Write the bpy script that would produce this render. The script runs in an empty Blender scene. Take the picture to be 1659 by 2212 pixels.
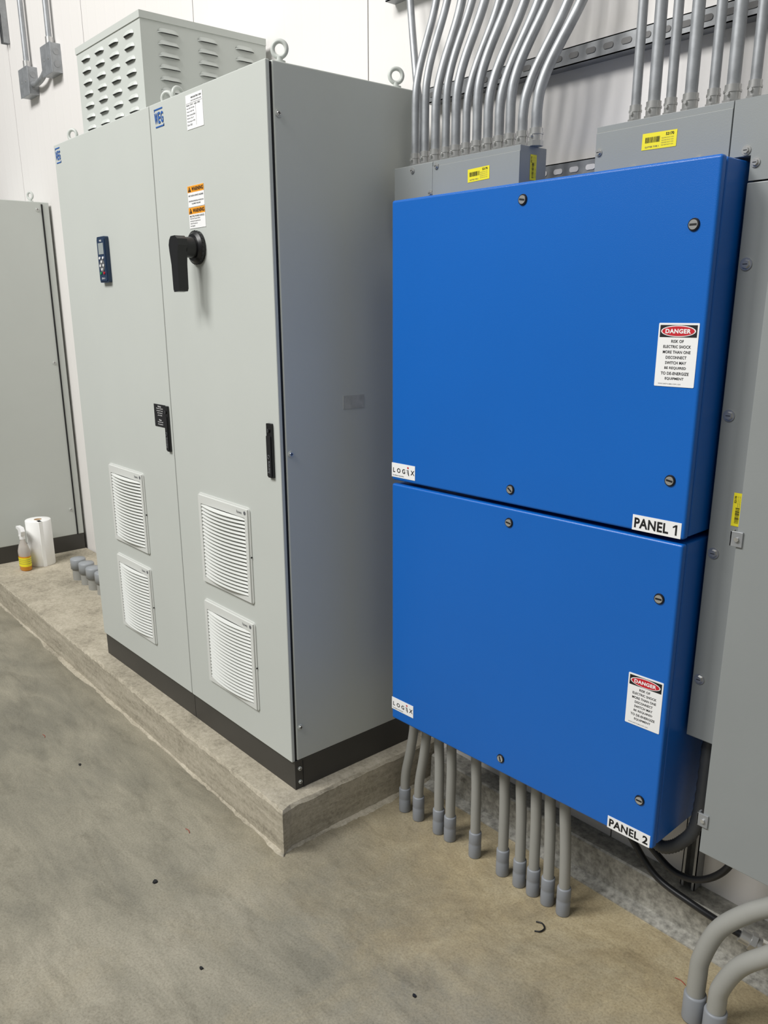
import bpy, math, random
from mathutils import Matrix, Vector
random.seed(7)
scene=bpy.context.scene
COL=scene.collection
try:
    scene.view_settings.view_transform='Standard'
    scene.view_settings.look='None'
except Exception: pass

# ------------------------------------------------------------------ materials
def s2l(c):
    return tuple(((v/255)/12.92 if v/255<=0.04045 else ((v/255+0.055)/1.055)**2.4) for v in c)
def mat(name,rgb,rough=.5,metal=0.,bump=0.,bscale=200.,var=0.,vscale=3.,spec=.5,coat=0.,trans=0.,alpha=1.,rvar=0.):
    m=bpy.data.materials.new(name); m.use_nodes=True
    nt=m.node_tree; b=nt.nodes['Principled BSDF']
    c=s2l(rgb)
    b.inputs['Base Color'].default_value=(*c,1)
    b.inputs['Roughness'].default_value=rough
    b.inputs['Metallic'].default_value=metal
    b.inputs['Specular IOR Level'].default_value=spec
    b.inputs['Coat Weight'].default_value=coat
    b.inputs['Transmission Weight'].default_value=trans
    tc=nt.nodes.new('ShaderNodeTexCoord')
    if bump>0:
        n=nt.nodes.new('ShaderNodeTexNoise'); n.inputs['Scale'].default_value=bscale; n.inputs['Detail'].default_value=2
        bp=nt.nodes.new('ShaderNodeBump'); bp.inputs['Strength'].default_value=bump; bp.inputs['Distance'].default_value=.001
        nt.links.new(tc.outputs['Object'],n.inputs['Vector']); nt.links.new(n.outputs['Fac'],bp.inputs['Height']); nt.links.new(bp.outputs['Normal'],b.inputs['Normal'])
    if var>0 or rvar>0:
        n=nt.nodes.new('ShaderNodeTexNoise'); n.inputs['Scale'].default_value=vscale; n.inputs['Detail'].default_value=6; n.inputs['Roughness'].default_value=.6
        nt.links.new(tc.outputs['Object'],n.inputs['Vector'])
        if var>0:
            r=nt.nodes.new('ShaderNodeValToRGB')
            r.color_ramp.elements[0].position=.3; r.color_ramp.elements[1].position=.7
            r.color_ramp.elements[0].color=(*[x*(1-var) for x in c],1); r.color_ramp.elements[1].color=(*[min(1,x*(1+var)) for x in c],1)
            nt.links.new(n.outputs['Fac'],r.inputs['Fac']); nt.links.new(r.outputs['Color'],b.inputs['Base Color'])
        if rvar>0:
            mr=nt.nodes.new('ShaderNodeMapRange'); mr.inputs['To Min'].default_value=rough-rvar; mr.inputs['To Max'].default_value=rough+rvar
            nt.links.new(n.outputs['Fac'],mr.inputs['Value']); nt.links.new(mr.outputs['Result'],b.inputs['Roughness'])
    return m
M={}
M['grey']=mat('light_grey_powder_coat',(193,197,192),.42,bump=.25,bscale=900,var=.02,vscale=2)
M['dark']=mat('black_gasket_and_opening',(14,14,15),.7)
M['seam']=mat('dark_seam_backing',(40,42,44),.8)  # dark backing sheet, visible as the joints between wall panels
M['plinth']=mat('dark_plinth_paint',(62,60,56),.5,bump=.2,bscale=600,var=.08,vscale=6)
M['black']=mat('black_plastic',(18,18,20),.35)
M['blacksoft']=mat('black_rubber',(24,24,27),.45)
M['white']=mat('white_vinyl',(240,240,240),.45)
M['grille']=mat('grille_plastic',(208,210,206),.45)
M['grilledark']=mat('grille_filter',(118,119,117),.9)
M['blue']=mat('blue_powder_coat',(8,97,186),.33,bump=.3,bscale=700,var=.03,vscale=2)
M['gutter']=mat('grey_gutter_paint',(140,144,144),.42,bump=.1,bscale=400,var=.03,vscale=4)
M['gal']=mat('galvanized_steel',(160,163,166),.45,metal=.55,var=.16,vscale=25,rvar=.1)
M['galdull']=mat('galvanized_strut',(150,152,154),.45,metal=.5,var=.22,vscale=18,rvar=.12)
M['slot']=mat('strut_slot_shadow',(118,117,116),.8)
M['galstain']=mat('stained_galvanized_track',(162,160,152),.55,metal=.25,var=.45,vscale=60,rvar=.15)
M['zinc']=mat('zinc_screw',(200,200,198),.3,metal=.8)
M['pvc']=mat('grey_pvc',(152,152,147),.5,bump=.1,bscale=100,var=.05,vscale=8)
M['pvccup']=mat('grey_pvc_coupling',(136,140,146),.45,var=.05,vscale=10)
M['pvcstub']=mat('grey_pvc_stub_cap',(152,156,160),.45,var=.05,vscale=10)
M['yellow']=mat('yellow_sticker',(236,222,40),.5)
M['ink']=mat('black_ink',(16,16,18),.6)
M['greyink']=mat('grey_ink',(95,97,100),.6)
M['red']=mat('danger_red',(196,30,44),.5)
M['orange']=mat('warning_orange',(243,160,30),.5)
M['wegblue']=mat('logo_blue',(34,90,166),.5)
M['navy']=mat('navy_keypad',(28,50,78),.4)
M['lcd']=mat('lcd_grey',(150,158,158),.25)
M['green']=mat('button_green',(40,150,80),.4)
M['paper']=mat('paper_towel',(240,240,238),.9,bump=.4,bscale=120)
M['core']=mat('cardboard_core',(170,140,105),.9)
M['orangeliq']=mat('orange_cleaner',(226,152,44),.25,trans=.1)
M['clearpl']=mat('clear_plastic',(228,222,214),.2,trans=.5)
M['cable']=mat('black_cable',(22,23,26),.42)
M['flex']=mat('grey_flex_conduit',(70,72,75),.5)
M['patch']=mat('smudged_tape_patch',(174,176,173),.7,var=.14,vscale=40)
M['redwire']=mat('red_wire_insulation',(150,60,45),.5)

# ------------------------------------------------------------------ mesh builder
class B:
    def __init__(s): s.v=[];s.f=[];s.mi=[];s.sm=[];s.mats=[]
    def slot(s,m):
        if m not in s.mats: s.mats.append(m)
        return s.mats.index(m)
    def add(s,vs,fs,m,smooth=False,X=None):
        o=len(s.v)
        for p in vs:
            p=Vector(p)
            if X is not None: p=X@p
            s.v.append(tuple(p))
        k=s.slot(m)
        for f in fs: s.f.append(tuple(i+o for i in f)); s.mi.append(k); s.sm.append(smooth)
        return s
    def box(s,x0,x1,y0,y1,z0,z1,m,X=None):
        vs=[(x,y,z) for z in (z0,z1) for y in (y0,y1) for x in (x0,x1)]
        fs=[(0,2,3,1),(4,5,7,6),(0,1,5,4),(1,3,7,5),(3,2,6,7),(2,0,4,6)]
        return s.add(vs,fs,m,False,X)
    def prism(s,poly,a,b,m,X=None,smooth=False):
        """poly in (x,z), extruded along y from a to b (a nearer -y)"""
        n=len(poly)
        vs=[(p[0],a,p[1]) for p in poly]+[(p[0],b,p[1]) for p in poly]
        fs=[tuple(range(n)),tuple(reversed(range(n,2*n)))]
        s.add(vs,fs,m,False,X)
        s.add(vs,[(i,i+n,(i+1)%n+n,(i+1)%n) for i in range(n)],m,smooth,X)
        return s
    def rrect(s,x0,x1,z0,z1,r,a,b,m,X=None,k=5):
        poly=[]
        for cx,cz,t in ((x1-r,z1-r,0),(x0+r,z1-r,90),(x0+r,z0+r,180),(x1-r,z0+r,270)):
            for i in range(k+1):
                t2=math.radians(t+90*i/k); poly.append((cx+r*math.cos(t2),cz+r*math.sin(t2)))
        return s.prism(poly,a,b,m,X)
    def cyl(s,p0,p1,r,m,n=24,r1=None,X=None,smooth=True):
        p0=Vector(p0);p1=Vector(p1); d=(p1-p0).normalized(); r1=r if r1 is None else r1
        u=d.orthogonal().normalized(); w=d.cross(u)
        ring=lambda c,rr:[tuple(c+u*rr*math.cos(2*math.pi*i/n)+w*rr*math.sin(2*math.pi*i/n)) for i in range(n)]
        s.add(ring(p0,r)+ring(p1,r1),[(i,(i+1)%n,(i+1)%n+n,i+n) for i in range(n)],m,smooth,X)
        s.add(ring(p0,r),[tuple(reversed(range(n)))],m,False,X)
        s.add(ring(p1,r1),[tuple(range(n))],m,False,X)
        return s
    def lathe(s,prof,c,m,n=32,X=None,sx=1,sy=1):
        vs=[];k=len(prof)
        for i in range(n):
            t=2*math.pi*i/n
            for r,z in prof: vs.append((c[0]+sx*r*math.cos(t),c[1]+sy*r*math.sin(t),c[2]+z))
        fs=[(i*k+j,((i+1)%n)*k+j,((i+1)%n)*k+j+1,i*k+j+1) for i in range(n) for j in range(k-1)]
        return s.add(vs,fs,m,True,X)
    def torus(s,c,R,r,m,nrm=(0,1,0),n=28,k=10,X=None):
        c=Vector(c);a=Vector(nrm).normalized();u=a.orthogonal().normalized();w=a.cross(u);vs=[]
        for i in range(n):
            t=2*math.pi*i/n; rd=u*math.cos(t)+w*math.sin(t)
            for j in range(k):
                q=2*math.pi*j/k; vs.append(tuple(c+rd*(R+r*math.cos(q))+a*r*math.sin(q)))
        fs=[(i*k+j,((i+1)%n)*k+j,((i+1)%n)*k+(j+1)%k,i*k+(j+1)%k) for i in range(n) for j in range(k)]
        return s.add(vs,fs,m,True,X)
    def tube(s,pts,r,m,n=14,sub=8,rib=0.,X=None):
        P=[Vector(p) for p in pts]
        if sub>1 and len(P)>2:
            Q=[2*P[0]-P[1]]+P+[2*P[-1]-P[-2]]; out=[]
            for i in range(1,len(Q)-2):
                a,b,c,d=Q[i-1:i+3]
                for j in range(sub):
                    t=j/sub; out.append(.5*((2*b)+(c-a)*t+(2*a-5*b+4*c-d)*t*t+(3*b-a-3*c+d)*t**3))
            out.append(P[-1]); P=out
        u=None;vs=[]
        for i,p in enumerate(P):
            d=(P[min(i+1,len(P)-1)]-P[max(i-1,0)]).normalized()
            u=d.orthogonal().normalized() if u is None else (u-d*u.dot(d)).normalized()
            w=d.cross(u); rr=r*(1+(rib if i%2 else 0))
            for j in range(n):
                q=2*math.pi*j/n; vs.append(tuple(p+u*rr*math.cos(q)+w*rr*math.sin(q)))
        L=len(P)
        s.add(vs,[(i*n+j,i*n+(j+1)%n,(i+1)*n+(j+1)%n,(i+1)*n+j) for i in range(L-1) for j in range(n)],m,True,X)
        s.add(vs[:n],[tuple(reversed(range(n)))],m,False,X); s.add(vs[-n:],[tuple(range(n))],m,False,X)
        return s
    def text(s,txt,m,X,w=None,h=None,bold=0.,align='C'):
        vs,fs=glyphs(txt,bold)
        if not vs: return s
        x0=min(v[0] for v in vs);x1=max(v[0] for v in vs);y0=min(v[1] for v in vs);y1=max(v[1] for v in vs)
        kx=(w/(x1-x0)) if w else None; ky=(h/(y1-y0)) if h else None
        if kx is None: kx=ky
        if ky is None: ky=kx
        ox=(x0+x1)/2 if align=='C' else x0
        return s.add([((a-ox)*kx,(b-(y0+y1)/2)*ky,0) for a,b in vs],fs,m,False,X)
    def quad(s,w,h,m,X): return s.add([(-w/2,-h/2,0),(w/2,-h/2,0),(w/2,h/2,0),(-w/2,h/2,0)],[(0,1,2,3)],m,False,X)
    def disc(s,rx,ry,m,X,n=36): return s.add([(rx*math.cos(2*math.pi*i/n),ry*math.sin(2*math.pi*i/n),0) for i in range(n)],[tuple(range(n))],m,False,X)
    def done(s,name,parent=None,bevel=0.,seg=3,label=None):
        me=bpy.data.meshes.new(name); me.from_pydata(s.v,[],s.f)
        for k in s.mats: me.materials.append(M[k] if isinstance(k,str) else k)
        me.polygons.foreach_set('material_index',s.mi); me.polygons.foreach_set('use_smooth',s.sm); me.update()
        o=bpy.data.objects.new(name,me); COL.objects.link(o)
        if parent is not None: o.parent=parent
        if bevel>0:
            md=o.modifiers.new('bevel','BEVEL'); md.width=bevel; md.segments=seg; md.limit_method='ANGLE'; md.angle_limit=math.radians(50)
        if label: o['label']=label
        return o
_g={}
def glyphs(txt,bold):
    k=(txt,bold)
    if k in _g: return _g[k]
    cu=bpy.data.curves.new('t','FONT'); cu.body=txt; cu.size=1; cu.offset=bold; cu.resolution_u=3; cu.space_character=1+bold*2.2
    ob=bpy.data.objects.new('t',cu); COL.objects.link(ob)
    dg=bpy.context.evaluated_depsgraph_get(); me=bpy.data.meshes.new_from_object(ob.evaluated_get(dg))
    r=([(v.co.x,v.co.y) for v in me.vertices],[tuple(p.vertices) for p in me.polygons])
    bpy.data.objects.remove(ob); bpy.data.curves.remove(cu); bpy.data.meshes.remove(me)
    _g[k]=r; return r
def F(x,y,z,roll=0):
    return Matrix.Translation((x,y,z))@Matrix.Rotation(math.pi/2,4,'X')@Matrix.Rotation(roll,4,'Z')
def S(x,y,z,roll=0):
    return Matrix.Translation((x,y,z))@Matrix.Rotation(math.pi/2,4,'Z')@Matrix.Rotation(math.pi/2,4,'X')@Matrix.Rotation(roll,4,'Z')
def thing(name,loc,label,category,rz=0,group=None):
    e=bpy.data.objects.new(name,None); e.empty_display_size=.1; COL.objects.link(e)
    e.location=loc; e.rotation_euler=(0,0,rz); e['label']=label; e['category']=category
    if group: e['group']=group
    return e
def solo(o,label,category,group=None,loc=None):
    o['label']=label;o['category']=category
    if group:o['group']=group
    if loc: o.location=loc
    return o
def copy_thing(e,loc,label=None):
    n=e.copy(); COL.objects.link(n); n.location=loc
    if label: n['label']=label
    for c in e.children:
        k=c.copy(); COL.objects.link(k); k.parent=n
        for g in c.children:
            h=g.copy(); COL.objects.link(h); h.parent=k
    return n

# ------------------------------------------------------------------ room
WY=.62
def floor_mat():
    m=bpy.data.materials.new('stained_concrete_floor'); m.use_nodes=True; nt=m.node_tree; L=nt.links.new; N=nt.nodes.new
    b=nt.nodes['Principled BSDF']; tc=N('ShaderNodeTexCoord')
    def mapped(rot,sc):
        mp=N('ShaderNodeMapping'); mp.inputs['Rotation'].default_value=(0,0,rot); mp.inputs['Scale'].default_value=sc; L(tc.outputs['Object'],mp.inputs['Vector']); return mp.outputs['Vector']
    def noise(sc,det=8,rough=.6,dist=0.,vec=None):
        n=N('ShaderNodeTexNoise'); n.inputs['Scale'].default_value=sc;n.inputs['Detail'].default_value=det;n.inputs['Roughness'].default_value=rough;n.inputs['Distortion'].default_value=dist
        L(vec or tc.outputs['Object'],n.inputs['Vector']); return n.outputs['Fac']
    def ramp(f,els):
        r=N('ShaderNodeValToRGB'); r.color_ramp.elements[0].position=els[0][0]; r.color_ramp.elements[0].color=(*s2l(els[0][1]),1)
        r.color_ramp.elements[1].position=els[-1][0]; r.color_ramp.elements[1].color=(*s2l(els[-1][1]),1)
        for p,c in els[1:-1]:
            e=r.color_ramp.elements.new(p); e.color=(*s2l(c),1)
        L(f,r.inputs['Fac']); return r.outputs['Color']
    def math_(op,a,b_,clamp=False):
        n=N('ShaderNodeMath'); n.operation=op; n.use_clamp=clamp
        for i,v in enumerate((a,b_)):
            if isinstance(v,(int,float)): n.inputs[i].default_value=v
            else: L(v,n.inputs[i])
        return n.outputs[0]
    def mix(f,a,b_,bt='MIX'):
        n=N('ShaderNodeMix'); n.data_type='RGBA'; n.blend_type=bt
        if isinstance(f,(int,float)): n.inputs[0].default_value=f
        else: L(f,n.inputs[0])
        L(a,n.inputs[6]); L(b_,n.inputs[7]); return n.outputs[2]
    streak=noise(1.3,12,.66,1.2,mapped(.6,(1.0,3.0,1)))
    streak2=noise(2.6,12,.74,.8,mapped(-.5,(1.0,4.0,1)))
    blot=noise(1.0,12,.6,.4)
    f=math_('ADD',math_('ADD',math_('MULTIPLY',streak,.28),math_('MULTIPLY',streak2,.30)),math_('MULTIPLY',blot,.42))
    big=ramp(f,[(.34,(112,109,98)),(.44,(133,129,115)),(.51,(149,144,128)),(.58,(163,157,140)),(.68,(178,171,153))])
    near=ramp(noise(4,12,.74,.6),[(.32,(152,137,108)),(.5,(181,166,133)),(.68,(203,190,158))])
    sx=N('ShaderNodeSeparateXYZ'); L(tc.outputs['Object'],sx.inputs[0])
    a=N('ShaderNodeMapRange'); a.inputs['From Min'].default_value=-.30;a.inputs['From Max'].default_value=.35; L(sx.outputs['Y'],a.inputs['Value'])
    xm=N('ShaderNodeMapRange'); xm.inputs['From Min'].default_value=-.4;xm.inputs['From Max'].default_value=.5; L(sx.outputs['X'],xm.inputs['Value'])
    fac=math_('MULTIPLY',math_('ADD',a.outputs[0],math_('MULTIPLY',math_('SUBTRACT',noise(2.5,12,.7,.5),.5),2.0),True),xm.outputs[0],True)
    col=mix(fac,big,near)
    sp=ramp(noise(160,6,.8),[(.36,(196,194,190)),(.5,(238,238,238)),(.62,(255,255,255))])
    col=mix(.8,col,sp,'MULTIPLY')
    pits=ramp(noise(38,8,.8),[(.0,(110,106,98)),(.28,(130,126,120)),(.34,(255,255,255)),(.9,(255,255,255))])
    col=mix(.7,col,pits,'MULTIPLY')
    gr=ramp(noise(4.4,12,.8,.6,mapped(.9,(1,2.4,1))),[(.34,(170,167,160)),(.50,(255,255,255)),(.9,(255,255,255))])
    col=mix(.4,col,gr,'MULTIPLY')
    L(col,b.inputs['Base Color'])
    r=N('ShaderNodeMapRange');r.inputs['From Min'].default_value=.35;r.inputs['From Max'].default_value=.65;r.inputs['To Min'].default_value=.30;r.inputs['To Max'].default_value=.52;L(blot,r.inputs['Value']);L(r.outputs[0],b.inputs['Roughness'])
    bp=N('ShaderNodeBump');bp.inputs['Strength'].default_value=.12;bp.inputs['Distance'].default_value=.002;L(noise(30,10,.75),bp.inputs['Height']);L(bp.outputs['Normal'],b.inputs['Normal'])
    return m
M['floor']=floor_mat()
def wall_mat():
    m=bpy.data.materials.new('embossed_white_wall_panel'); m.use_nodes=True; nt=m.node_tree; L=nt.links.new; N=nt.nodes.new
    b=nt.nodes['Principled BSDF']; tc=N('ShaderNodeTexCoord'); b.inputs['Base Color'].default_value=(*s2l((228,225,222)),1); b.inputs['Roughness'].default_value=.5
    w=N('ShaderNodeTexWave');w.wave_type='BANDS';w.bands_direction='X';w.inputs['Scale'].default_value=3.0;w.inputs['Distortion'].default_value=0
    L(tc.outputs['Object'],w.inputs['Vector'])
    n=N('ShaderNodeTexNoise');n.inputs['Scale'].default_value=110;L(tc.outputs['Object'],n.inputs['Vector'])
    pw=N('ShaderNodeMath');pw.operation='POWER';pw.inputs[1].default_value=60;L(w.outputs['Fac'],pw.inputs[0])
    ad=N('ShaderNodeMath');ad.operation='MULTIPLY_ADD';ad.inputs[1].default_value=.5;L(n.outputs['Fac'],ad.inputs[0]);L(pw.outputs[0],ad.inputs[2])
    bp=N('ShaderNodeBump');bp.inputs['Strength'].default_value=.35;bp.inputs['Distance'].default_value=.0012;L(ad.outputs[0],bp.inputs['Height']);L(bp.outputs['Normal'],b.inputs['Normal'])
    return m
M['wall']=wall_mat()
b=B(); b.box(-7,5,-7,WY+.1,-.1,0,'floor'); fl=b.done('floor'); fl['kind']='structure'
b=B(); b.box(-7,5,WY+.006,WY+.1,0,5,'seam')
x=-.329-1.1*6
while x<5:
    b.box(max(x+.0025,-7),min(x+1.0975,5),WY,WY+.008,0,5,'wall'); x+=1.1
w=b.done('wall_back'); w['kind']='structure'

# ------------------------------------------------------------------ concrete pad
def pad_mat():
    m=bpy.data.materials.new('rough_pad_concrete'); m.use_nodes=True; nt=m.node_tree; L=nt.links.new; N=nt.nodes.new
    b=nt.nodes['Principled BSDF']; tc=N('ShaderNodeTexCoord'); b.inputs['Roughness'].default_value=.85
    def noise(sc,det,rough,vecscale=None):
        n=N('ShaderNodeTexNoise'); n.inputs['Scale'].default_value=sc;n.inputs['Detail'].default_value=det;n.inputs['Roughness'].default_value=rough
        if vecscale:
            mp=N('ShaderNodeMapping'); mp.inputs['Scale'].default_value=vecscale; L(tc.outputs['Object'],mp.inputs['Vector']); L(mp.outputs['Vector'],n.inputs['Vector'])
        else: L(tc.outputs['Object'],n.inputs['Vector'])
        return n.outputs['Fac']
    ad=N('ShaderNodeMath'); ad.operation='ADD'; m1=N('ShaderNodeMath'); m1.operation='MULTIPLY'; m1.inputs[1].default_value=.5; m2=N('ShaderNodeMath'); m2.operation='MULTIPLY'; m2.inputs[1].default_value=.5
    L(noise(4,12,.78,(1,1,9)),m1.inputs[0]); L(noise(70,10,.85),m2.inputs[0]); L(m1.outputs[0],ad.inputs[0]); L(m2.outputs[0],ad.inputs[1])
    r=N('ShaderNodeValToRGB'); r.color_ramp.elements[0].position=.38; r.color_ramp.elements[0].color=(*s2l((124,118,103)),1); r.color_ramp.elements[1].position=.62; r.color_ramp.elements[1].color=(*s2l((200,192,174)),1)
    e=r.color_ramp.elements.new(.49); e.color=(*s2l((170,162,144)),1)
    L(ad.outputs[0],r.inputs['Fac']); L(r.outputs['Color'],b.inputs['Base Color'])
    bp=N('ShaderNodeBump');bp.inputs['Strength'].default_value=.7;bp.inputs['Distance'].default_value=.004;L(ad.outputs[0],bp.inputs['Height']);L(bp.outputs['Normal'],b.inputs['Normal'])
    return m
M['pad']=pad_mat()
PZ=.1518
e=thing('concrete_pad',(0,0,0),'raised rough concrete housekeeping pad under the grey cabinets','concrete pad')
b=B(); PB=WY-.012
n=240; pts=[(.0719-(.0719+6)*i/n, -.0925+.0165*(6.07*i/n)+random.uniform(-.0018,.0018)) for i in range(n+1)]
outl=pts+[(-6,PB)]+[(.060,PB-(PB+.08)*i/24) for i in range(24)]
nn=len(outl)
vs=[(x,y,-.0) for x,y in outl]
def inner(x,y,i):
    if i<=n: return (x-(.007 if i==0 else 0),y+.007+random.uniform(-.003,.004))
    if i==n+1: return (x,y)
    return (x-.007+random.uniform(-.003,.003),y)
top=[(*inner(x,y,i),PZ) for i,(x,y) in enumerate(outl)]
mid=[(x+random.uniform(-.001,.001),y+random.uniform(-.001,.001),PZ-.009+random.uniform(-.004,.003)) for x,y in outl]
b.add(vs+mid+top,[tuple(range(2*nn,3*nn))[::-1]]+[(i,(i+1)%nn,(i+1)%nn+nn,i+nn) for i in range(nn)]+[(i+nn,(i+1)%nn+nn,(i+1)%nn+2*nn,i+2*nn) for i in range(nn)],'pad')
b.done('pad_slab',e)
b=B(); vs=[];fs=[]
path=[(.062,.6-.69*i/60,1,0) for i in range(61)]+[(.074,-.094,.7,-.7)]+[(x,y,0,-1) for x,y in pts[1:]]
wv=.012
for i,(x,y,nx,ny) in enumerate(path):
    wv=min(.024,max(.005,wv+random.uniform(-.006,.006)))
    vs+=[(x-nx*.006,y-ny*.006,.006+.006*random.random()),(x+nx*wv*.6,y+ny*wv*.6,.0045),(x+nx*wv,y+ny*wv,-.001)]
    if i:
        k=3*i; fs+=[(k-3,k-2,k+1,k),(k-2,k-1,k+2,k+1)]
b.add(vs,fs,'pad',True); b.done('mortar_lip',e)

# ------------------------------------------------------------------ grey cabinets
def eyebolt(parent,x,y,z,ang):
    b=B(); nrm=(math.cos(ang),math.sin(ang),0)
    b.cyl((x,y,z),(x,y,z+.008),.015,'grey'); b.cyl((x,y,z+.006),(x,y,z+.018),.008,'grey')
    b.torus((x,y,z+.036),.0185,.006,'grey',nrm)
    return b.done('eyebolt',parent)
def screw_side(parent,x,y,z,r=.007):
    b=B(); b.cyl((x,y,z),(x+.003,y,z),r*1.35,'grey',20); b.cyl((x+.002,y,z),(x+.005,y,z),r,'zinc',20,r1=r*.8)
    b.box(x+.0045,x+.0055,y-r*.6,y+r*.6,z-.0008,z+.0008,'ink'); b.box(x+.0045,x+.0055,y-.0008,y+.0008,z-r*.6,z+r*.6,'ink')
    return b.done('screw',parent)
def screw_front(parent,x,y,z,r=.007,name='screw',m='zinc'):
    b=B(); b.cyl((x,y,z),(x,y-.002,z),r*1.3,m,20); b.cyl((x,y-.002,z),(x,y-.006,z),r*.85,m,6,smooth=False)
    b.box(x-r*.5,x+r*.5,y-.0065,y-.0055,z-.0007,z+.0007,'ink')
    return b.done(name,parent)
def grille(parent,x0,x1,z0,z1):
    b=B(); fr=.022
    y0,y1=-.009,0
    b.rrect(x0,x1,z0,z1,.012,-.004,0,'grille')
    X0,X1,Z0,Z1=x0+fr,x1-fr,z0+fr,z1-fr-.012
    b.box(x0+.006,X0,y0,-.003,z0+.006,z1-.006,'grille');b.box(X1,x1-.006,y0,-.003,z0+.006,z1-.006,'grille')
    b.box(X0,X1,y0,-.003,z0+.006,Z0,'grille');b.box(X0,X1,y0,-.003,Z1,z1-.006,'grille')
    b.box(X0,X1,-.0045,-.0035,Z0,Z1,'grilledark')
    n=21; k=16; cx=(X0+X1)/2; hw=(X1-X0)/2
    for i in range(n):
        za=Z0+(Z1-Z0)*(i+.24)/n; zb=Z0+(Z1-Z0)*(i+.86)/n; vs=[]
        for j in range(k+1):
            t=-1+2*j/k; x=cx+hw*t; bul=.015*(1-t*t)
            vs+=[(x,-.0045-.45*bul,zb),(x,-.0085-bul,za+.0015),(x,-.007-bul,za-.0005),(x,-.004,za+.002)]
        fs=[]
        for j in range(k):
            a=4*j;c=4*j+4
            for q in range(3): fs.append((a+q,a+q+1,c+q+1,c+q))
        b.add(vs,fs,'grille',False)
    b.text('hawa',"greyink",F(x1-.052,y0-.0006,z1-.019),h=.010,bold=.0)
    b.disc(.0062,.0062,'greyink',F(x1-.020,y0-.0006,z1-.018))
    b.cyl((x1,-.004,z0+(z1-z0)*.5),(x1+.001,-.004,z0+(z1-z0)*.5),.003,'ink',10)
    return b.done('ventilation_grille',parent)
def weglogo(parent,x0,x1,z0,z1):
    b=B(); w=x1-x0;h=z1-z0; y=-.0012; m='wegblue'
    def R(a,c,e_,f_): b.box(x0+w*a,x0+w*c,y,0,z0+h*e_,z0+h*f_,m)
    R(0,.92,.93,1.0); R(.08,1.0,0,.07)
    R(0,.05,.86,1.0); R(.95,1.0,0,.14)
    for t,c,ww in (('W',.19,.36),('E',.53,.22),('G',.83,.28)):
        b.text(t,m,F(x0+w*c,-.0016,(z0+z1)/2),w=w*ww,h=h*.60,bold=.03)
    return b.done('logo_emblem',parent)
def latch(parent,x0,x1,z0,z1):
    b=B(); b.rrect(x0,x1,z0,z1,.003,-.008,0,'black'); b.rrect(x0+.003,x1-.003,z0+.004,z1-.035,.003,-.012,-.006,'blacksoft')
    b.cyl(((x0+x1)/2,-.008,z1-.02),((x0+x1)/2,-.0115,z1-.02),.0065,'black',20)
    b.box((x0+x1)/2-.001,(x0+x1)/2+.001,-.0122,-.011,z1-.025,z1-.015,'greyink')
    b.text('hawa','greyink',F((x0+x1)/2,-.0125,z0+.033,math.pi/2),w=.036,bold=.02)
    b.torus(((x0+x1)/2,-.0125,z0+.062),.005,.0009,'greyink')
    return b.done('door_latch',parent)
def cabinet(x0,x1,label,y0=0,yb=.511):
    e=thing('electrical_cabinet',(x0,y0,PZ),label,'electrical cabinet')
    w=x1-x0; D=yb-y0; pz=.1023; top=2.1023
    b=B(); b.box(.0005,w-.0005,.0095,D-.001,0,pz,'plinth')
    b.box(w-.0005,w+.0012,.04,.0415,.004,pz-.004,'ink')
    b.done('plinth',e,.0015,2)
    b=B(); b.box(.0005,w-.0005,.020,D,pz,top,'grey'); bo=b.done('body',e,.004,3)
    b=B(); b.box(.005,w-.004,.0100,.0205,pz+.004,top-.004,'dark'); b.done('door_gasket',e)
    b=B(); b.box(.0015,w-.0015,0,.0125,pz,top,'grey'); d=b.done('door',e,.0028,3)
    return e,bo,d,w
ZB=0.2541
eB,boB,dB,wB=cabinet(-.653,0,'tall light grey steel cabinet with rotary disconnect handle and two vents')
def bx(x): return x+.653
def bz(z): return z-PZ
grille(dB,bx(-.501)+.006,bx(-.177),bz(.742),bz(1.058)); grille(dB,bx(-.506)+.006,bx(-.178),bz(.366),bz(.680))
latch(dB,bx(-.057),bx(-.031),bz(1.174),bz(1.332))
weglogo(dB,bx(-.618),bx(-.559),bz(2.185),bz(2.237))
b=B(); cx,cz=bx(-.369),bz(2.195); b.box(cx-.048,cx+.048,-.0012,0,cz-.045,cz+.045,'white')
b.text('WEG ELECTRIC CORP','ink',F(cx+.012,-.0016,cz+.036),w=.060,bold=.03)
b.text('LOW VOLTAGE CONTROL PANEL','ink',F(cx+.012,-.0016,cz+.028),w=.060,bold=.02)
rows=['Model: CFW11  Serial: 10483','Input: 460V 3PH 60Hz','Output: 0-460V 3PH','Short circuit 65kA','Enclosure: Type 12','Wiring diagram 10005','Date: 2022']
for i,t in enumerate(rows):
    b.text(t,'greyink',F(cx-.044,-.0016,cz+.018-.0085*i),h=.0046,align='L',bold=.01)
b.box(cx-.046,cx+.046,-.0016,-.001,cz+.0225,cz+.023,'greyink'); b.box(cx+.008,cx+.0085,-.0016,-.001,cz-.038,cz+.0225,'greyink')
b.done('rating_label',dB)
b=B(); cx=bx(-.391)
for zt in (2.000,1.940):
    zt=bz(zt); b.box(cx-.048,cx+.048,-.0012,0,zt-.058,zt,'white'); b.box(cx-.048,cx+.048,-.0015,-.001,zt-.018,zt,'orange')
    b.add([(cx-.045,-.0018,zt-.016),(cx-.027,-.0018,zt-.016),(cx-.036,-.0018,zt-.001)],[(0,1,2)],'ink')
    b.text('!','orange',F(cx-.036,-.0021,zt-.0105),h=.008,bold=.02)
    b.text('WARNING','ink',F(cx+.011,-.0018,zt-.009),w=.068,h=.0115,bold=.05)
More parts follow.
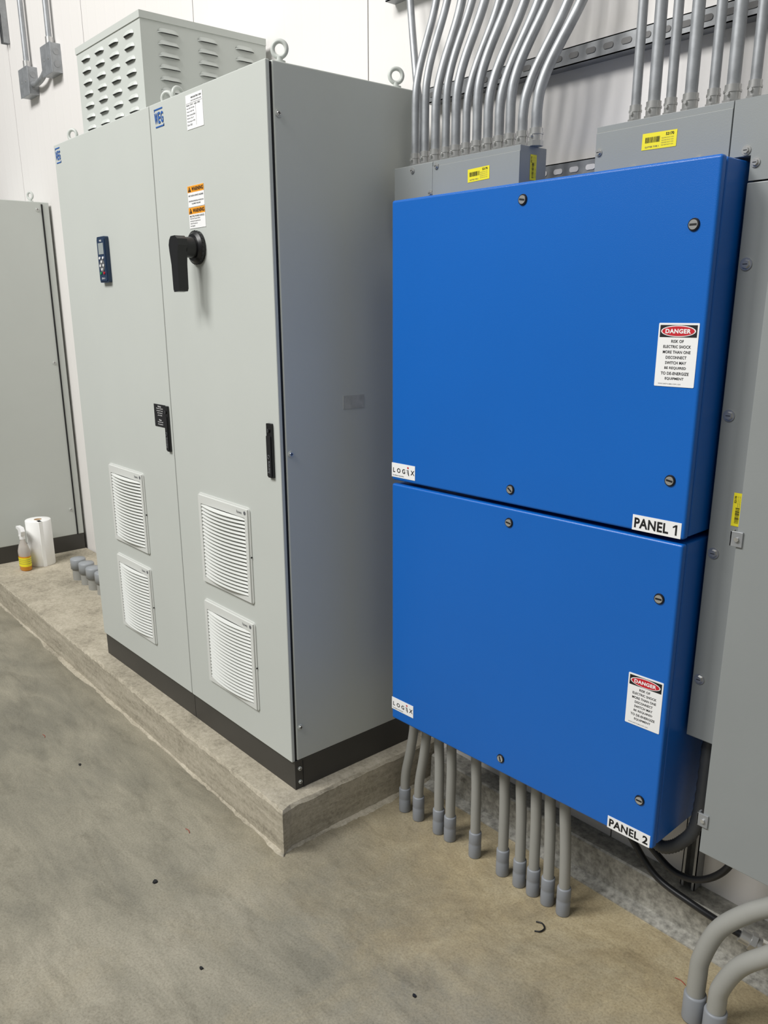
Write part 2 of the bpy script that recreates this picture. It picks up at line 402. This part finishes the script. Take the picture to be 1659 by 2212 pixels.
for i,t in enumerate(['ARC FLASH & SHOCK HAZARD','','APPROPRIATE PERSONAL PROTECTION','EQUIPMENT REQUIRED']):
    if t: b.text(t,'ink',F(cx,-.0018,bz(2.0)-.027-.0075*i),w=.088 if i!=3 else .052,bold=.02)
for i,t in enumerate(['MULTIPLE POWER SOURCES.','Disconnect all power before','servicing this equipment and','verify all circuits are','de-energized.']):
    b.text(t,'ink',F(cx-.042,-.0018,bz(1.94)-.024-.0068*i),h=.0048,align='L',bold=.01)
b.done('warning_label',dB)
b=B(); c=Vector((bx(-.399),0,bz(1.826)))
b.cyl(c,c+Vector((0,-.012,0)),.048,'black',40); b.cyl(c+Vector((0,-.012,0)),c+Vector((0,-.02,0)),.046,'black',40,r1=.038)
for i in range(24):
    t=2*math.pi*i/24; p=c+Vector((.0475*math.cos(t),-.006,.0475*math.sin(t))); b.cyl(p,p+Vector((0,-.004,0)),.002,'black',6)
b.cyl(c+Vector((0,-.018,0)),c+Vector((0,-.052,0)),.031,'black',32,r1=.028)
hp=[(-.024,.020),(-.014,.030),(.012,.031),(.026,.022),(.030,.004),(.024,-.012),(.019,-.05),(.017,-.118),(.012,-.126),(-.014,-.128),(-.018,-.12),(-.020,-.05),(-.027,-.012),(-.029,.006)]
b.prism([(c.x+p[0],c.z+p[1]) for p in hp],-.082,-.05,'black')
h=b.done('rotary_handle',dB,.004,3)
for y,z in ((.034,2.132),(.036,1.244),(.036,.369)): screw_side(boB,wB-.0005,y,bz(z))
b=B(); b.box(wB-.0005,wB+.0004,.232,.312,bz(1.356),bz(1.396),'patch'); b.done('tape_patch',boB,label='faded rectangular adhesive residue patch')
pb=[o for o in eB.children if o.name.startswith('plinth')][0]
for z in (.224,.176): screw_side(pb,wB-.0005,.028,bz(z),.005)
eyebolt(eB,wB-.03,.065,2.1023,math.radians(-50)); eyebolt(eB,wB-.03,.47,2.1023,math.radians(-35)); eyebolt(eB,.045,.08,2.1023,math.radians(10))
eA,boA,dA,wA=cabinet(-1.464,-.6545,'tall light grey steel cabinet with navy keypad and two vents')
def ax(x): return x+1.464
grille(dA,ax(-1.227)+.008,ax(-.911),bz(.742),bz(1.060)); grille(dA,ax(-1.230)+.008,ax(-.916),bz(.366),bz(.686))
latch(dA,ax(-.689),ax(-.668),bz(1.172),bz(1.329))
weglogo(dA,ax(-1.448),ax(-1.400),bz(2.187),bz(2.241))
b=B(); b.box(ax(-.780),ax(-.693),-.0015,0,bz(1.252),bz(1.330),'blacksoft')
for i,t in enumerate(['Notice','This door is closed by','the handle. To open,','turn the key and','pull the handle.','','Note','Keep door closed','during operation.']):
    if t: b.text(t,'white',F(ax(-.7365),-.002,bz(1.323)-.0078*i),h=.005 if i not in(0,6) else .006,bold=.01)
b.done('notice_label',dA)
b=B(); x0,x1,z0,z1=ax(-1.108),ax(-1.037),bz(1.744),bz(1.901)
b.rrect(x0,x1,z0,z1,.006,-.014,0,'navy'); b.rrect(x0+.004,x1-.004,z0+.005,z1-.006,.006,-.0165,-.013,'navy')
b.box(x0+.014,x1-.014,-.0172,-.016,z1-.06,z1-.022,'lcd')
cx=(x0+x1)/2; b.cyl((cx,-.0165,z0+.058),(cx,-.018,z0+.058),.022,'greyink',28)
for dx,dz,mm in ((0,.013,'white'),(0,-.013,'white'),(-.013,0,'white'),(.013,0,'white'),(0,0,'greyink'),(-.014,-.026,'green'),(.014,-.026,'red'),(-.014,.026,'white'),(.014,.026,'white')):
    b.cyl((cx+dx,-.0165,z0+.058+dz),(cx+dx,-.020,z0+.058+dz),.0045,mm,14)
b.text('WEG','white',F(cx,-.017,z1-.014),h=.006,bold=.02); b.text('CFW-11','white',F(cx,-.017,z0+.014),h=.006,bold=.01)
b.done('control_keypad',dA)
eyebolt(eA,.05,.06,2.1023,math.radians(-60)); eyebolt(eA,wA-.025,.08,2.1023,math.radians(-60)); 
eC,boC,dC,wC=cabinet(-4.0,-3.203,'light grey steel cabinet standing at the end of the pad',y0=.0,yb=.604)
b=B(); b.box(wC-.001,wC+.004,.558,.566,.1023,2.09,'dark'); b.done('panel_seam',boC)
for z in (2.06,1.19,.27): screw_side(boC,wC-.0005,.535,z,.009)
eyebolt(eC,wC-.05,.52,2.1023,math.radians(-60))

# ------------------------------------------------------------------ louvred box on cabinet A
e=thing('louvered_box',(-1.402,.1,ZB+2.0),'light grey louvered sheet metal box on top of a cabinet','ventilated box')
W_,D_,H_=.533,.49,.331
def louvre(b,X,w,h=.016,d=.010):
    k=8; vs=[]
    for j in range(k+1):
        t=-1+2*j/k; q=math.sqrt(max(0,1-abs(t)**4))
        vs+=[(w/2*t,h*(.2+.8*q)-h*.5,0),(w/2*t,-h*.1,d*q*.8),(w/2*t,-h*.5,d*q),(w/2*t,-h*.5,0.0006)]
    fs=[];fd=[]
    for j in range(k):
        a=4*j;c=a+4
        fs+=[(a,a+1,c+1,c),(a+1,a+2,c+2,c+1)]; fd.append((a+2,a+3,c+3,c+2))
    b.add(vs,[f[::-1] for f in fs],'grey',True,X); b.add(vs,[f[::-1] for f in fd],'dark',False,X)  # black underside face paints in the shaded opening below each hood
b=B(); b.box(0,W_,0,D_,0,H_,'grey'); b.box(-.003,W_+.003,-.003,D_,H_-.02,H_+.002,'grey')
for c_ in range(4):
    for r_ in range(7): louvre(b,F(.085+.121*c_,-.0005,.285-.0385*r_),.072)
for yy in (.10,.25,.40):
    for r_ in range(8): louvre(b,S(W_+.0005,yy,.287-.0355*r_),.078)
bd=b.done('louvered_body',e)

# ------------------------------------------------------------------ blue panels
BR=.0287; BO=(.1893,.2566)
def blue(zb,zt,label,dz,nm,nmz,lz,locks):
    e=thing('blue_panel',(BO[0],BO[1],zb),label,'electrical panel',rz=BR)
    w=.8975; D=.2473; h=zt-zb
    b=B(); b.box(.002,w-.002,.026,D,.002,h-.002,'blue'); bo=b.done('panel_body',e,.004,3)
    b=B(); b.box(.012,w-.008,.020,.027,.012,h-.012,'dark'); b.done('door_gasket',e)
    b=B(); b.box(0,w,0,.0215,0,h,'blue'); d=b.done('panel_door',e,.006,4)
    for x,z in locks:
        z-=zb; b=B(); b.cyl((x,0,z),(x,-.003,z),.0125,'black',28,r1=.0115); b.cyl((x,-.003,z),(x,-.0045,z),.0092,'zinc',24)
        X=F(x,-.0048,z,random.choice([1.4,.3,1.57,.9])); b.quad(.004,.015,'ink',X); b.done('quarter_turn_lock',d)
    z=dz-zb; b=B(); cx=.8428; b.rrect(cx-.0435,cx+.0435,z,z+.127,.002,-.001,0,'white')
    b.box(cx-.040,cx+.040,-.0014,-.0008,z+.099,z+.123,'ink')
    b.disc(.0375,.0112,'white',F(cx,-.0017,z+.111)); b.disc(.0350,.0096,'red',F(cx,-.002,z+.111))
    b.text('DANGER','white',F(cx,-.0023,z+.111),w=.055,h=.0090,bold=.04)
    for i,(t,tw) in enumerate([('RISK OF',.027),('ELECTRIC SHOCK',.060),('MORE THAN ONE',.060),('DISCONNECT',.045),('SWITCH MAY',.046),('BE REQUIRED',.047),('TO DE-ENERGIZE',.061),('EQUIPMENT',.041)]):
        b.text(t,'ink',F(cx,-.0014,z+.091-.0107*i),w=tw,h=.0060,bold=.018)
    b.text('WWW.SAFETYLABELS.COM 2-2241','greyink',F(cx-.01,-.0014,z+.0055),w=.05)
    b.done('danger_label',d)
    z0,z1=nmz[0]-zb,nmz[1]-zb; b=B(); b.box(.776,.8905,-.001,0,z0,z1,'white'); hh=(z1-z0)*.66; zc=(z0+z1)/2
    b.text('PANEL','ink',F(.8215,-.0014,zc),w=.081,h=hh,bold=.03)
    if nm=='2': b.text('2','ink',F(.8785,-.0014,zc),h=hh,bold=.03)
    else:
        b.box(.8775,.8815,-.0014,-.0008,zc-hh/2,zc+hh/2,'ink')
        b.add([(.8775,-.0014,zc+hh/2),(.8775,-.0014,zc+hh*.3),(.8715,-.0014,zc+hh*.17),(.8715,-.0014,zc+hh*.30)],[(0,3,2,1)],'ink')
    b.done('name_label',d)
    z0,z1=lz[0]-zb,lz[1]-zb; hh=z1-z0; b=B(); b.box(0.001,.095,-.001,0,z0,z1,'white')
    for t,x in (('L',.011),('O',.030),('G',.050),('X',.0855)): b.text(t,'ink',F(x,-.0014,z0+hh*.50),h=hh*.33,bold=.025)
    # stylised I: red dot, slanted stem with short speed bars
    b.disc(.0030,.0030,'red',F(.0675,-.0015,z0+hh*.80))
    b.add([(.0660,-.0015,z0+hh*.66),(.0690,-.0015,z0+hh*.66),(.0720,-.0015,z0+hh*.26),(.0690,-.0015,z0+hh*.26)],[(0,3,2,1)],'ink')
    for q in range(3): b.box(.0615+.0010*q,.0650+.0010*q,-.0014,-.0008,z0+hh*(.59-.11*q),z0+hh*(.63-.11*q),'greyink')
    b.text('The Modern Automation','greyink',F(.028,-.0014,z0+hh*.14),w=.046,bold=.02); b.done('maker_label',d)
    return e
blue(1.1679,1.9199,'blue steel electrical panel labelled PANEL 1, mounted above another',1.486,'1',(1.1695,1.204),(1.178,1.219),[(.435,1.882),(.854,1.798),(.433,1.206),(.855,1.291)])
blue(.4025,1.1572,'blue steel electrical panel labelled PANEL 2, above grey conduits',.705,'2',(.4045,.437),(.436,.476),[(.433,1.120),(.856,1.026),(.437,.447),(.855,.518)])

# ------------------------------------------------------------------ gutters
def sticker(parent,X,w=.078,h=.034):
    b=B(); b.quad(w,h,'yellow',X)
    U=X@Matrix.Translation((0,0,.0006))
    b.text('52170','ink',U@Matrix.Translation((w*.30,h*.32,0)),h=h*.17,bold=.02)
    xx=-w*.40
    for i in range(18):
        ww=random.choice([.0005,.0008,.0013]); b.quad(ww,h*.34,'ink',U@Matrix.Translation((xx,0.08*h,0))); xx+=ww/2+.0015
    for i in range(4): b.text('SQUARE DUCT 4X4','greyink',U@Matrix.Translation((w*.24,h*(.1-.14*i),0)),w=w*.34,h=h*.07)
    b.text('GUTTER TYPE 1','greyink',U@Matrix.Translation((-w*.2,-h*.34,0)),w=w*.4,h=h*.10,bold=.01)
    return b.done('part_sticker',parent,label='yellow barcode sticker')
GY=.38
e=thing('wire_gutter',(.063,GY,1.925),'grey painted wiring gutter resting above a blue panel','wiring gutter')
b=B(); b.box(0,.153,0,.1,0,.099,'gutter'); b.done('gutter_end_section',e,.002,2)
b=B(); b.box(.155,.455,0,.1,0,.099,'gutter'); b.box(.155,.455,-.0015,.0,.001,.086,'gutter'); g=b.done('gutter_section',e,.0015,2)
for x,z in ((.075,.085),(.147,.02),(.3,.005),(.17,.085)): screw_front(g,x,0 if x<.15 else -.0015,z,.006)
sticker(g,F(.322,-.0022,.048,.03),.074,.031); sticker(g,S(.4556,.05,.052,math.pi/2),.058,.024)
e=thing('wire_gutter',(.735,GY+.0,1.925),'long grey painted wiring gutter with yellow barcode sticker','wiring gutter')
b=B(); b.box(0,.312,0,.1,.0,.103,'gutter'); b.box(0,.312,-.0015,0,.001,.09,'gutter'); g=b.done('gutter_section',e,.0015,2)
b=B(); b.prism([(.314,0),(.357,0),(.357,-.046),(.9,-.046),(.9,.103),(.314,.103)],0,.1,'gutter'); b.done('gutter_elbow_section',e,.002,2)
sticker(g,F(.157,-.0022,.055,-.02),.080,.032)
for x,z in ((.01,.05),(.1,.006),(.25,.006)): screw_front(g,x,-.0015,z,.006)
g2=[o for o in e.children if 'elbow' in o.name][0]
for x,z in ((.368,-.014),(.347,.01)): screw_front(g2,x,0,z,.007)
e=thing('wire_trough',(1.0,GY,.676),'vertical grey sheet metal wiring trough beside the blue panels','wiring trough')
b=B(); b.box(0.09,.188,0,.14,0,1.2,'gutter'); g=b.done('trough_body',e,.002,2)
for z in (1.725,1.425,1.125,.824): screw_front(g,.107,0,z-.676,.0095)
sticker(g,F(.1505,-.0008,1.23-.676,math.pi/2),.072,.026)
e=thing('steel_enclosure',(1.19,.3,.449),'large grey steel enclosure with hinged cover and clamps','electrical enclosure')
b=B(); b.box(.004,.8,.02,.3,.004,1.42,'gutter'); b.done('enclosure_body',e,.003,2)
b=B(); b.box(0,.804,0,.018,0,1.425,'gutter'); d=b.done('enclosure_cover',e,.002,2)
for z in (1.19,.532):
    b=B(); z-=.449; b.box(-.012,.014,-.004,.001,z-.016,z+.016,'gal'); b.box(-.012,-.008,-.004,.012,z-.016,z+.016,'gal'); b.cyl((.003,-.004,z),(.003,-.008,z),.005,'zinc',6,smooth=False); b.done('cover_clamp',d,.001,2)

# ------------------------------------------------------------------ strut channels
def strut_h(x0,x1,z,y1=WY+.001,label='galvanized strut channel fixed across the wall',h=.041,face='open',sm='wall'):
    e=thing('strut_channel',(x0,y1,z),label,'strut channel',group='wall strut channels')
    L_=x1-x0; b=B(); t=.0025
    b.box(0,L_,-.041,-.0,h/2-t,h/2,'galdull'); b.box(0,L_,-.041,0,-h/2,-h/2+t,'galdull')
    if face=='open':
        b.box(0,L_,-t,0,-h/2,h/2,'galdull')
        b.box(0,L_,-.041,-.041+t,h/2-.009,h/2,'galdull'); b.box(0,L_,-.041,-.041+t,-h/2,-h/2+.009,'galdull')
        yy=-.0035
    else:
        b.box(0,L_,-.041,-.041+t,-h/2,h/2,'galdull'); yy=-.0425
    x=.03
    while x<L_-.03:
        b.rrect(x-.014,x+.014,-.0065,.0065,.006,yy,yy+.0008,sm); x+=.05
    b.done('channel',e)
    return e
def strut_v(x,z0,z1,y1=WY+.001,label='vertical galvanized strut channel on the wall'):
    e=thing('strut_channel',(x,y1,z0),label,'strut channel',group='wall strut channels')
    H2=z1-z0; b=B(); t=.0025;h=.041
    b.box(-h/2,-h/2+t,-.041,0,0,H2,'galdull'); b.box(h/2-t,h/2,-.041,0,0,H2,'galdull'); b.box(-h/2,h/2,-t,0,0,H2,'galdull')
    b.box(-h/2,-h/2+.009,-.041,-.041+t,0,H2,'galdull'); b.box(h/2-.009,h/2,-.041,-.041+t,0,H2,'galdull')
    b.done('channel',e); return e
strut_h(-.02,2.2,2.25,face='back',sm='slot'); strut_h(-.20,2.2,2.56,face='back',sm='slot'); strut_h(.2,2.2,1.985,face='back')
strut_h(.25,1.15,.62,label='galvanized strut channel behind the blue panels')
strut_v(1.04,.112,.59); strut_v(1.31,.112,.44)
strut_v(-3.60,3.16,3.9,label='short vertical strut channel end on the wall')

# ------------------------------------------------------------------ EMT conduits
def emt(x,z0,path,label,group,r=.0145,dy=0):
    e=thing('steel_conduit',(x,.43,z0),label,'electrical conduit',group=group)
    b=B(); b.tube(path,r,'gal',n=16,sub=10); b.done('conduit_pipe',e)
    b=B(); b.cyl((0,0,0),(0,0,.012),r*1.45,'zinc',6,smooth=False); b.cyl((0,0,.012),(0,0,.040),r*1.22,'zinc',18); b.cyl((0,0,.026),(0,0,.030),r*1.35,'zinc',18)
    b.cyl((0,-r*1.1,.022),(0,-r*1.7,.022),.0035,'zinc',10)
    b.done('conduit_connector',e)
    return e
xs=[.095,.135,.175,.215,.252,.290,.328,.366,.404,.440,.480,.523]
rs=[.0105,.0105,.012,.0105,.012,.0105,.012,.012,.012,.012,.012,.013]
for i,x in enumerate(xs):
    t=i/11; zs=.19-.09*t+.016*math.sin(i*2.3); dx=.0+.085*t; yk=.085
    path=[(0,0,.01),(0,0,zs*.6),(0,0,zs-.02)]
    for q in range(1,9):
        s_=q/9; k_=s_*s_*(3-2*s_); path.append((dx*k_,yk*k_,zs-.02+.33*s_))
    path+=[(dx,yk,zs+.31),(dx,yk,zs+.36),(dx,yk,1.6)]
    emt(x,2.024,path,'bent galvanized steel conduit rising from the wiring gutter','bent steel conduits above the gutter',rs[i])
e=thing('steel_conduit',(.03,.56,2.2),'galvanized steel conduit passing down behind the others','electrical conduit',group='bent steel conduits above the gutter')
b=B(); b.tube([(-.10,0,1.3),(-.10,0,.45),(-.095,-.005,.33),(-.02,-.05,.1),(0,-.05,-.02),(0,-.05,-.17)],.0105,'gal',16,10); b.done('conduit_pipe',e)
for i,x in enumerate([.796,.84,.88,.925,.975,1.015,1.06,1.12,1.18,1.24]):
    emt(x,2.028,[(0,0,.01),(0,0,.3),(0,0,1.6)],'straight galvanized steel conduit above the long gutter','straight steel conduits above the long gutter',.013 if i%2 else .0105)

# ------------------------------------------------------------------ PVC conduits to floor
feet=[.145,.212,.307,.358,.466,.578,.643,.694,.746,.801]; tops=[.190,.248,.302,.357,.460,.572,.633,.688,.736,.786]
for f,t in zip(feet,tops):
    e=thing('pvc_conduit',(f,.355,0),'grey PVC conduit rising from the floor into a blue panel','electrical conduit',group='PVC conduits under the blue panels')
    d=t-f; b=B(); b.tube([(0,0,.0),(0,0,.08),(d*.12,0,.15),(d*.55,.002,.24),(d*.95,0,.33),(d,0,.403)],.0155,'pvc',18,8); b.done('conduit_pipe',e)
    b=B(); b.lathe([(.0,.0),(.0185,.0),(.0195,.003),(.0195,.045),(.0185,.048),(.0195,.052),(.0195,.084),(.0178,.088),(.015,.088)],(0,0,0),'pvccup'); b.done('conduit_coupling',e)
for (x,y),p in (((1.223,.300),[(0,0,0),(0,0,.12),(.003,.002,.18),(.03,.01,.27),(.085,.02,.345),(.14,.03,.40),(.155,.035,.449)]),((1.279,.290),[(0,0,0),(0,0,.09),(.004,.002,.14),(.035,.01,.215),(.09,.02,.28),(.16,.03,.36),(.18,.035,.449)])):
    e=thing('pvc_conduit',(x,y,0),'thick grey PVC conduit curving up into the large enclosure','electrical conduit',group='thick curved PVC conduits')
    b=B(); b.tube(p,.021,'pvc',20,8); b.done('conduit_pipe',e)
    b=B(); b.lathe([(0,0),(.025,0),(.026,.004),(.026,.07),(.024,.075),(.021,.075)],(0,0,0),'pvccup'); b.done('conduit_coupling',e)
e0=thing('pvc_stub',(-2.60,.327,PZ),'short capped grey PVC conduit stub on the concrete pad','conduit stub',group='capped PVC stubs on the pad')
b=B(); b.lathe([(.036,0),(.036,.07)],(0,0,0),'pvc'); b.done('stub_pipe',e0)
b=B(); b.lathe([(.036,.065),(.043,.066),(.043,.118),(.040,.125),(.0,.127)],(0,0,0),'pvcstub'); b.done('stub_cap',e0)
for x,y in ((-2.485,.33),(-2.37,.325),(-2.255,.328)): copy_thing(e0,(x,y,PZ))

# ------------------------------------------------------------------ base track
e=thing('galvanized_track',(.08,.5,0),'stained galvanized steel base track along the wall foot','base track')
b=B(); prof=[(0,0),(0,.004),(.04,.012),(.045,.105),(.050,.11),(.12,.11),(.12,0)]
L_=4.8
vs=[(0,y,z) for y,z in prof]+[(L_,y,z) for y,z in prof]; k=len(prof)
b.add(vs,[tuple(range(k)),tuple(reversed(range(k,2*k)))]+[(i,i+k,(i+1)%k+k,(i+1)%k) for i in range(k)],'galstain'); b.done('track_rail',e)

# ------------------------------------------------------------------ cables
def cable(pts,r,m,label,rib=0,sub=10,conn=False):
    o=pts[0]; e=thing('power_cable',o,label,'cable'); b=B(); q=[(p[0]-o[0],p[1]-o[1],p[2]-o[2]) for p in pts]; b.tube(q,r,m,12,sub,rib); b.done('cable_sheath',e)
    b=B(); b.cyl((0,0,0),(0,0,-.02),r*1.7,'black',18); b.cyl((0,0,-.02),(0,0,-.03),r*1.4,'black',18)
    b.done('cable_gland',e)
    if conn:
        b=B(); a=Vector(q[-1]); c=(a-Vector(q[-2])).normalized(); b.cyl(a-c*.03,a+c*.02,r*2.0,'zinc',20); b.cyl(a-c*.005,a+c*.008,r*2.6,'zinc',6,smooth=False); b.done('cable_connector',e)
cable([(.90,.42,.402),(.91,.43,.34),(.95,.45,.26),(1.02,.45,.20),(1.12,.45,.18),(1.21,.47,.155),(1.26,.49,.137)],.009,'cable','black power cable drooping below the blue panel',conn=True)
cable([(.955,.42,.402),(.965,.43,.33),(1.0,.45,.275),(1.068,.45,.243),(1.14,.45,.265),(1.199,.45,.34),(1.215,.45,.449)],.009,'cable','black power cable looping from panel to enclosure')
cable([(1.01,.40,.402),(1.015,.400,.36),(1.05,.40,.335),(1.095,.41,.37),(1.118,.43,.44),(1.12,.44,.675)],.015,'flex','ribbed dark flexible conduit looping under the blue panel',.12,16)

# ------------------------------------------------------------------ wall junction boxes
for (x,z,zp) in ((-3.27,2.89,0),(-2.905,2.93,0)):
    e=thing('junction_box',(x,WY+.001,z),'small galvanized junction box on the white wall','junction box',group='wall junction boxes')
    b=B(); b.box(-.07,.07,-.055,0,-.07,.07,'gal'); b.box(-.073,.073,-.058,-.054,-.073,.073,'gal')
    for q in (-.03,.03): b.cyl((.070,-.028,q),(.0725,-.028,q),.016,'galdull',20); b.cyl((q,-.0575,0),(q,-.0595,0),.006,'zinc',12)
    b.done('box_body',e,.002,2)
    e=thing('steel_conduit',(x+.0,WY-.03,z+.07),'galvanized steel conduit dropping to a wall junction box','electrical conduit',group='wall drop conduits')
    b=B(); b.tube([(0,0,0),(0,0,.3),(0,0,1.3)],.0145,'gal',16,4); b.done('conduit_pipe',e); b=B(); b.cyl((0,0,0),(0,0,.04),.019,'zinc'); b.done('conduit_connector',e)
e=thing('conduit_nipple',(-3.2,WY-.03,2.87),'short dark steel conduit joining two junction boxes','electrical conduit')
b=B(); b.tube([(0,0,0),(.06,-.005,-.01),(.15,-.005,.0),(.225,0,.04)],.015,'galdull',14,6); b.done('nipple_pipe',e)

# ------------------------------------------------------------------ spray bottle + towel roll
e=thing('spray_bottle',(-2.99,.152,PZ),'clear trigger spray bottle with orange cleaner and yellow label','spray bottle')
b=B(); b.lathe([(0,0),(.040,0),(.047,.006),(.047,.090)],(0,0,0),'orangeliq',sy=.7); b.lathe([(.047,.090),(.047,.12),(.036,.15),(.020,.18),(.014,.195)],(0,0,0),'clearpl',sy=.7); b.done('bottle_body',e)
b=B(); b.lathe([(.0475,.028),(.0478,.082)],(0,0,0),'yellow',sy=.71)
for z in (.045,.058,.070): b.lathe([(.0480,z),(.0480,z+.002)],(0,0,0),'greyink',sy=.715)
b.done('bottle_label',e,label='yellow product label')
b=B(); b.cyl((0,0,.19),(0,0,.215),.016,'white'); b.prism([(-.02,.215),(.02,.215),(.03,.24),(.015,.262),(-.055,.262),(-.06,.248),(-.025,.24)],-.012,.012,'white'); b.prism([(-.028,.24),(-.02,.24),(-.035,.205),(-.046,.195),(-.05,.2)],-.006,.006,'white'); b.done('trigger_head',e,.002,2)
e=thing('paper_towel_roll',(-3.046,.272,PZ),'white paper towel roll standing upright on the pad','paper towel roll')
b=B(); b.lathe([(.022,.0),(.072,0),(.074,.003),(.074,.277),(.071,.28),(.022,.28)],(0,0,0),'paper',48); b.box(.03,.0748,-.02,.0,0.0,.28,'paper'); b.done('towel_sheets',e)
b=B(); b.lathe([(.022,0),(.022,.281),(.019,.281),(.019,0)],(0,0,0),'core'); b.done('cardboard_core',e)

# ------------------------------------------------------------------ floor debris
def debris(name,pts,r,m,loc,label,cat):
    b=B(); b.tube(pts,r,m,8,6); solo(b.done(name),label,cat,loc=loc)
def chip(x,y,s):
    b=B(); p=[(math.cos(t)*s*random.uniform(.6,1.1),math.sin(t)*s*random.uniform(.4,.8)) for t in [i*math.pi/3.5 for i in range(7)]]
    n=len(p); b.add([(a,c,0) for a,c in p]+[(a*.8,c*.8,s*.4) for a,c in p],[tuple(range(n))[::-1],tuple(range(n,2*n))]+[(i,(i+1)%n,(i+1)%n+n,i+n) for i in range(n)],'blacksoft')
    solo(b.done('debris_chip'),'small dark chip of debris lying on the concrete floor','debris',group='floor debris chips',loc=(x,y,0))
for x,y,s in ((-.076,-.458,.011),(-.871,-.374,.009),(.313,-.520,.008),(.739,-.161,.008)): chip(x,y,s)
debris('cable_tie',[(-.02,.012,.002),(-.004,.018,.003),(.012,.008,.003),(.012,-.010,.003),(.0,-.02,.002)],.0022,'blacksoft',(.795,.258,0),'curled black cable tie scrap on the concrete floor','cable tie')
for x,y in ((-1.179,-.399),(-.236,-.263),(1.146,.380)):
    debris('wire_scrap',[(-.015,.0,.0012),(0,.003,.0012),(.015,-.002,.0012)],.0011,'redwire',(x,y,0),'short red wire insulation scrap on the concrete floor','wire scrap')
# ------------------------------------------------------------------ lights
def area(name,loc,target,size,power,col=(1,1,1),sy=None):
    l=bpy.data.lights.new(name,'AREA'); l.energy=power; l.color=col; l.shape='RECTANGLE'; l.size=size; l.size_y=sy or size
    o=bpy.data.objects.new(name,l); COL.objects.link(o); o.location=loc; o.rotation_euler=(Vector(target)-Vector(loc)).to_track_quat('-Z','Y').to_euler(); return o
area('ceiling_light',(-2.2,-4.6,6.5),(-.3,0,1.0),2.0,385,(1,.99,.97))
area('ceiling_light',(0.4,-4.5,6.5),(0.4,0,.8),2.0,240,(1,.99,.97))
area('ceiling_light',(4.5,-2.0,6.5),(0.5,0,.8),2.0,36,(1,.985,.95))
w=bpy.data.worlds.new('World'); scene.world=w; w.use_nodes=True; w.node_tree.nodes['Background'].inputs[0].default_value=(.88,.90,.89,1); w.node_tree.nodes['Background'].inputs[1].default_value=.24

# ------------------------------------------------------------------ camera
a,pt,ro=.8693,.2802,-.0085
d=Vector((-math.sin(a)*math.cos(pt),math.cos(a)*math.cos(pt),-math.sin(pt))); r=Vector((math.cos(a),math.sin(a),0)); u=r.cross(d)
r2=r*math.cos(ro)+u*math.sin(ro); u2=-r*math.sin(ro)+u*math.cos(ro)
cd=bpy.data.cameras.new('Camera'); cd.sensor_fit='VERTICAL'; cd.sensor_height=36; cd.sensor_width=27; cd.lens=1768.7/2212*36; cd.shift_x=32.5/2212; cd.shift_y=68.2/2212; cd.clip_start=.05
co=bpy.data.objects.new('Camera',cd); COL.objects.link(co)
R=Matrix((r2,u2,-d)).transposed().to_4x4(); C=Vector((1.9305,-1.3036,1.6473)); co.matrix_world=Matrix.Translation(C)@R
scene.camera=co
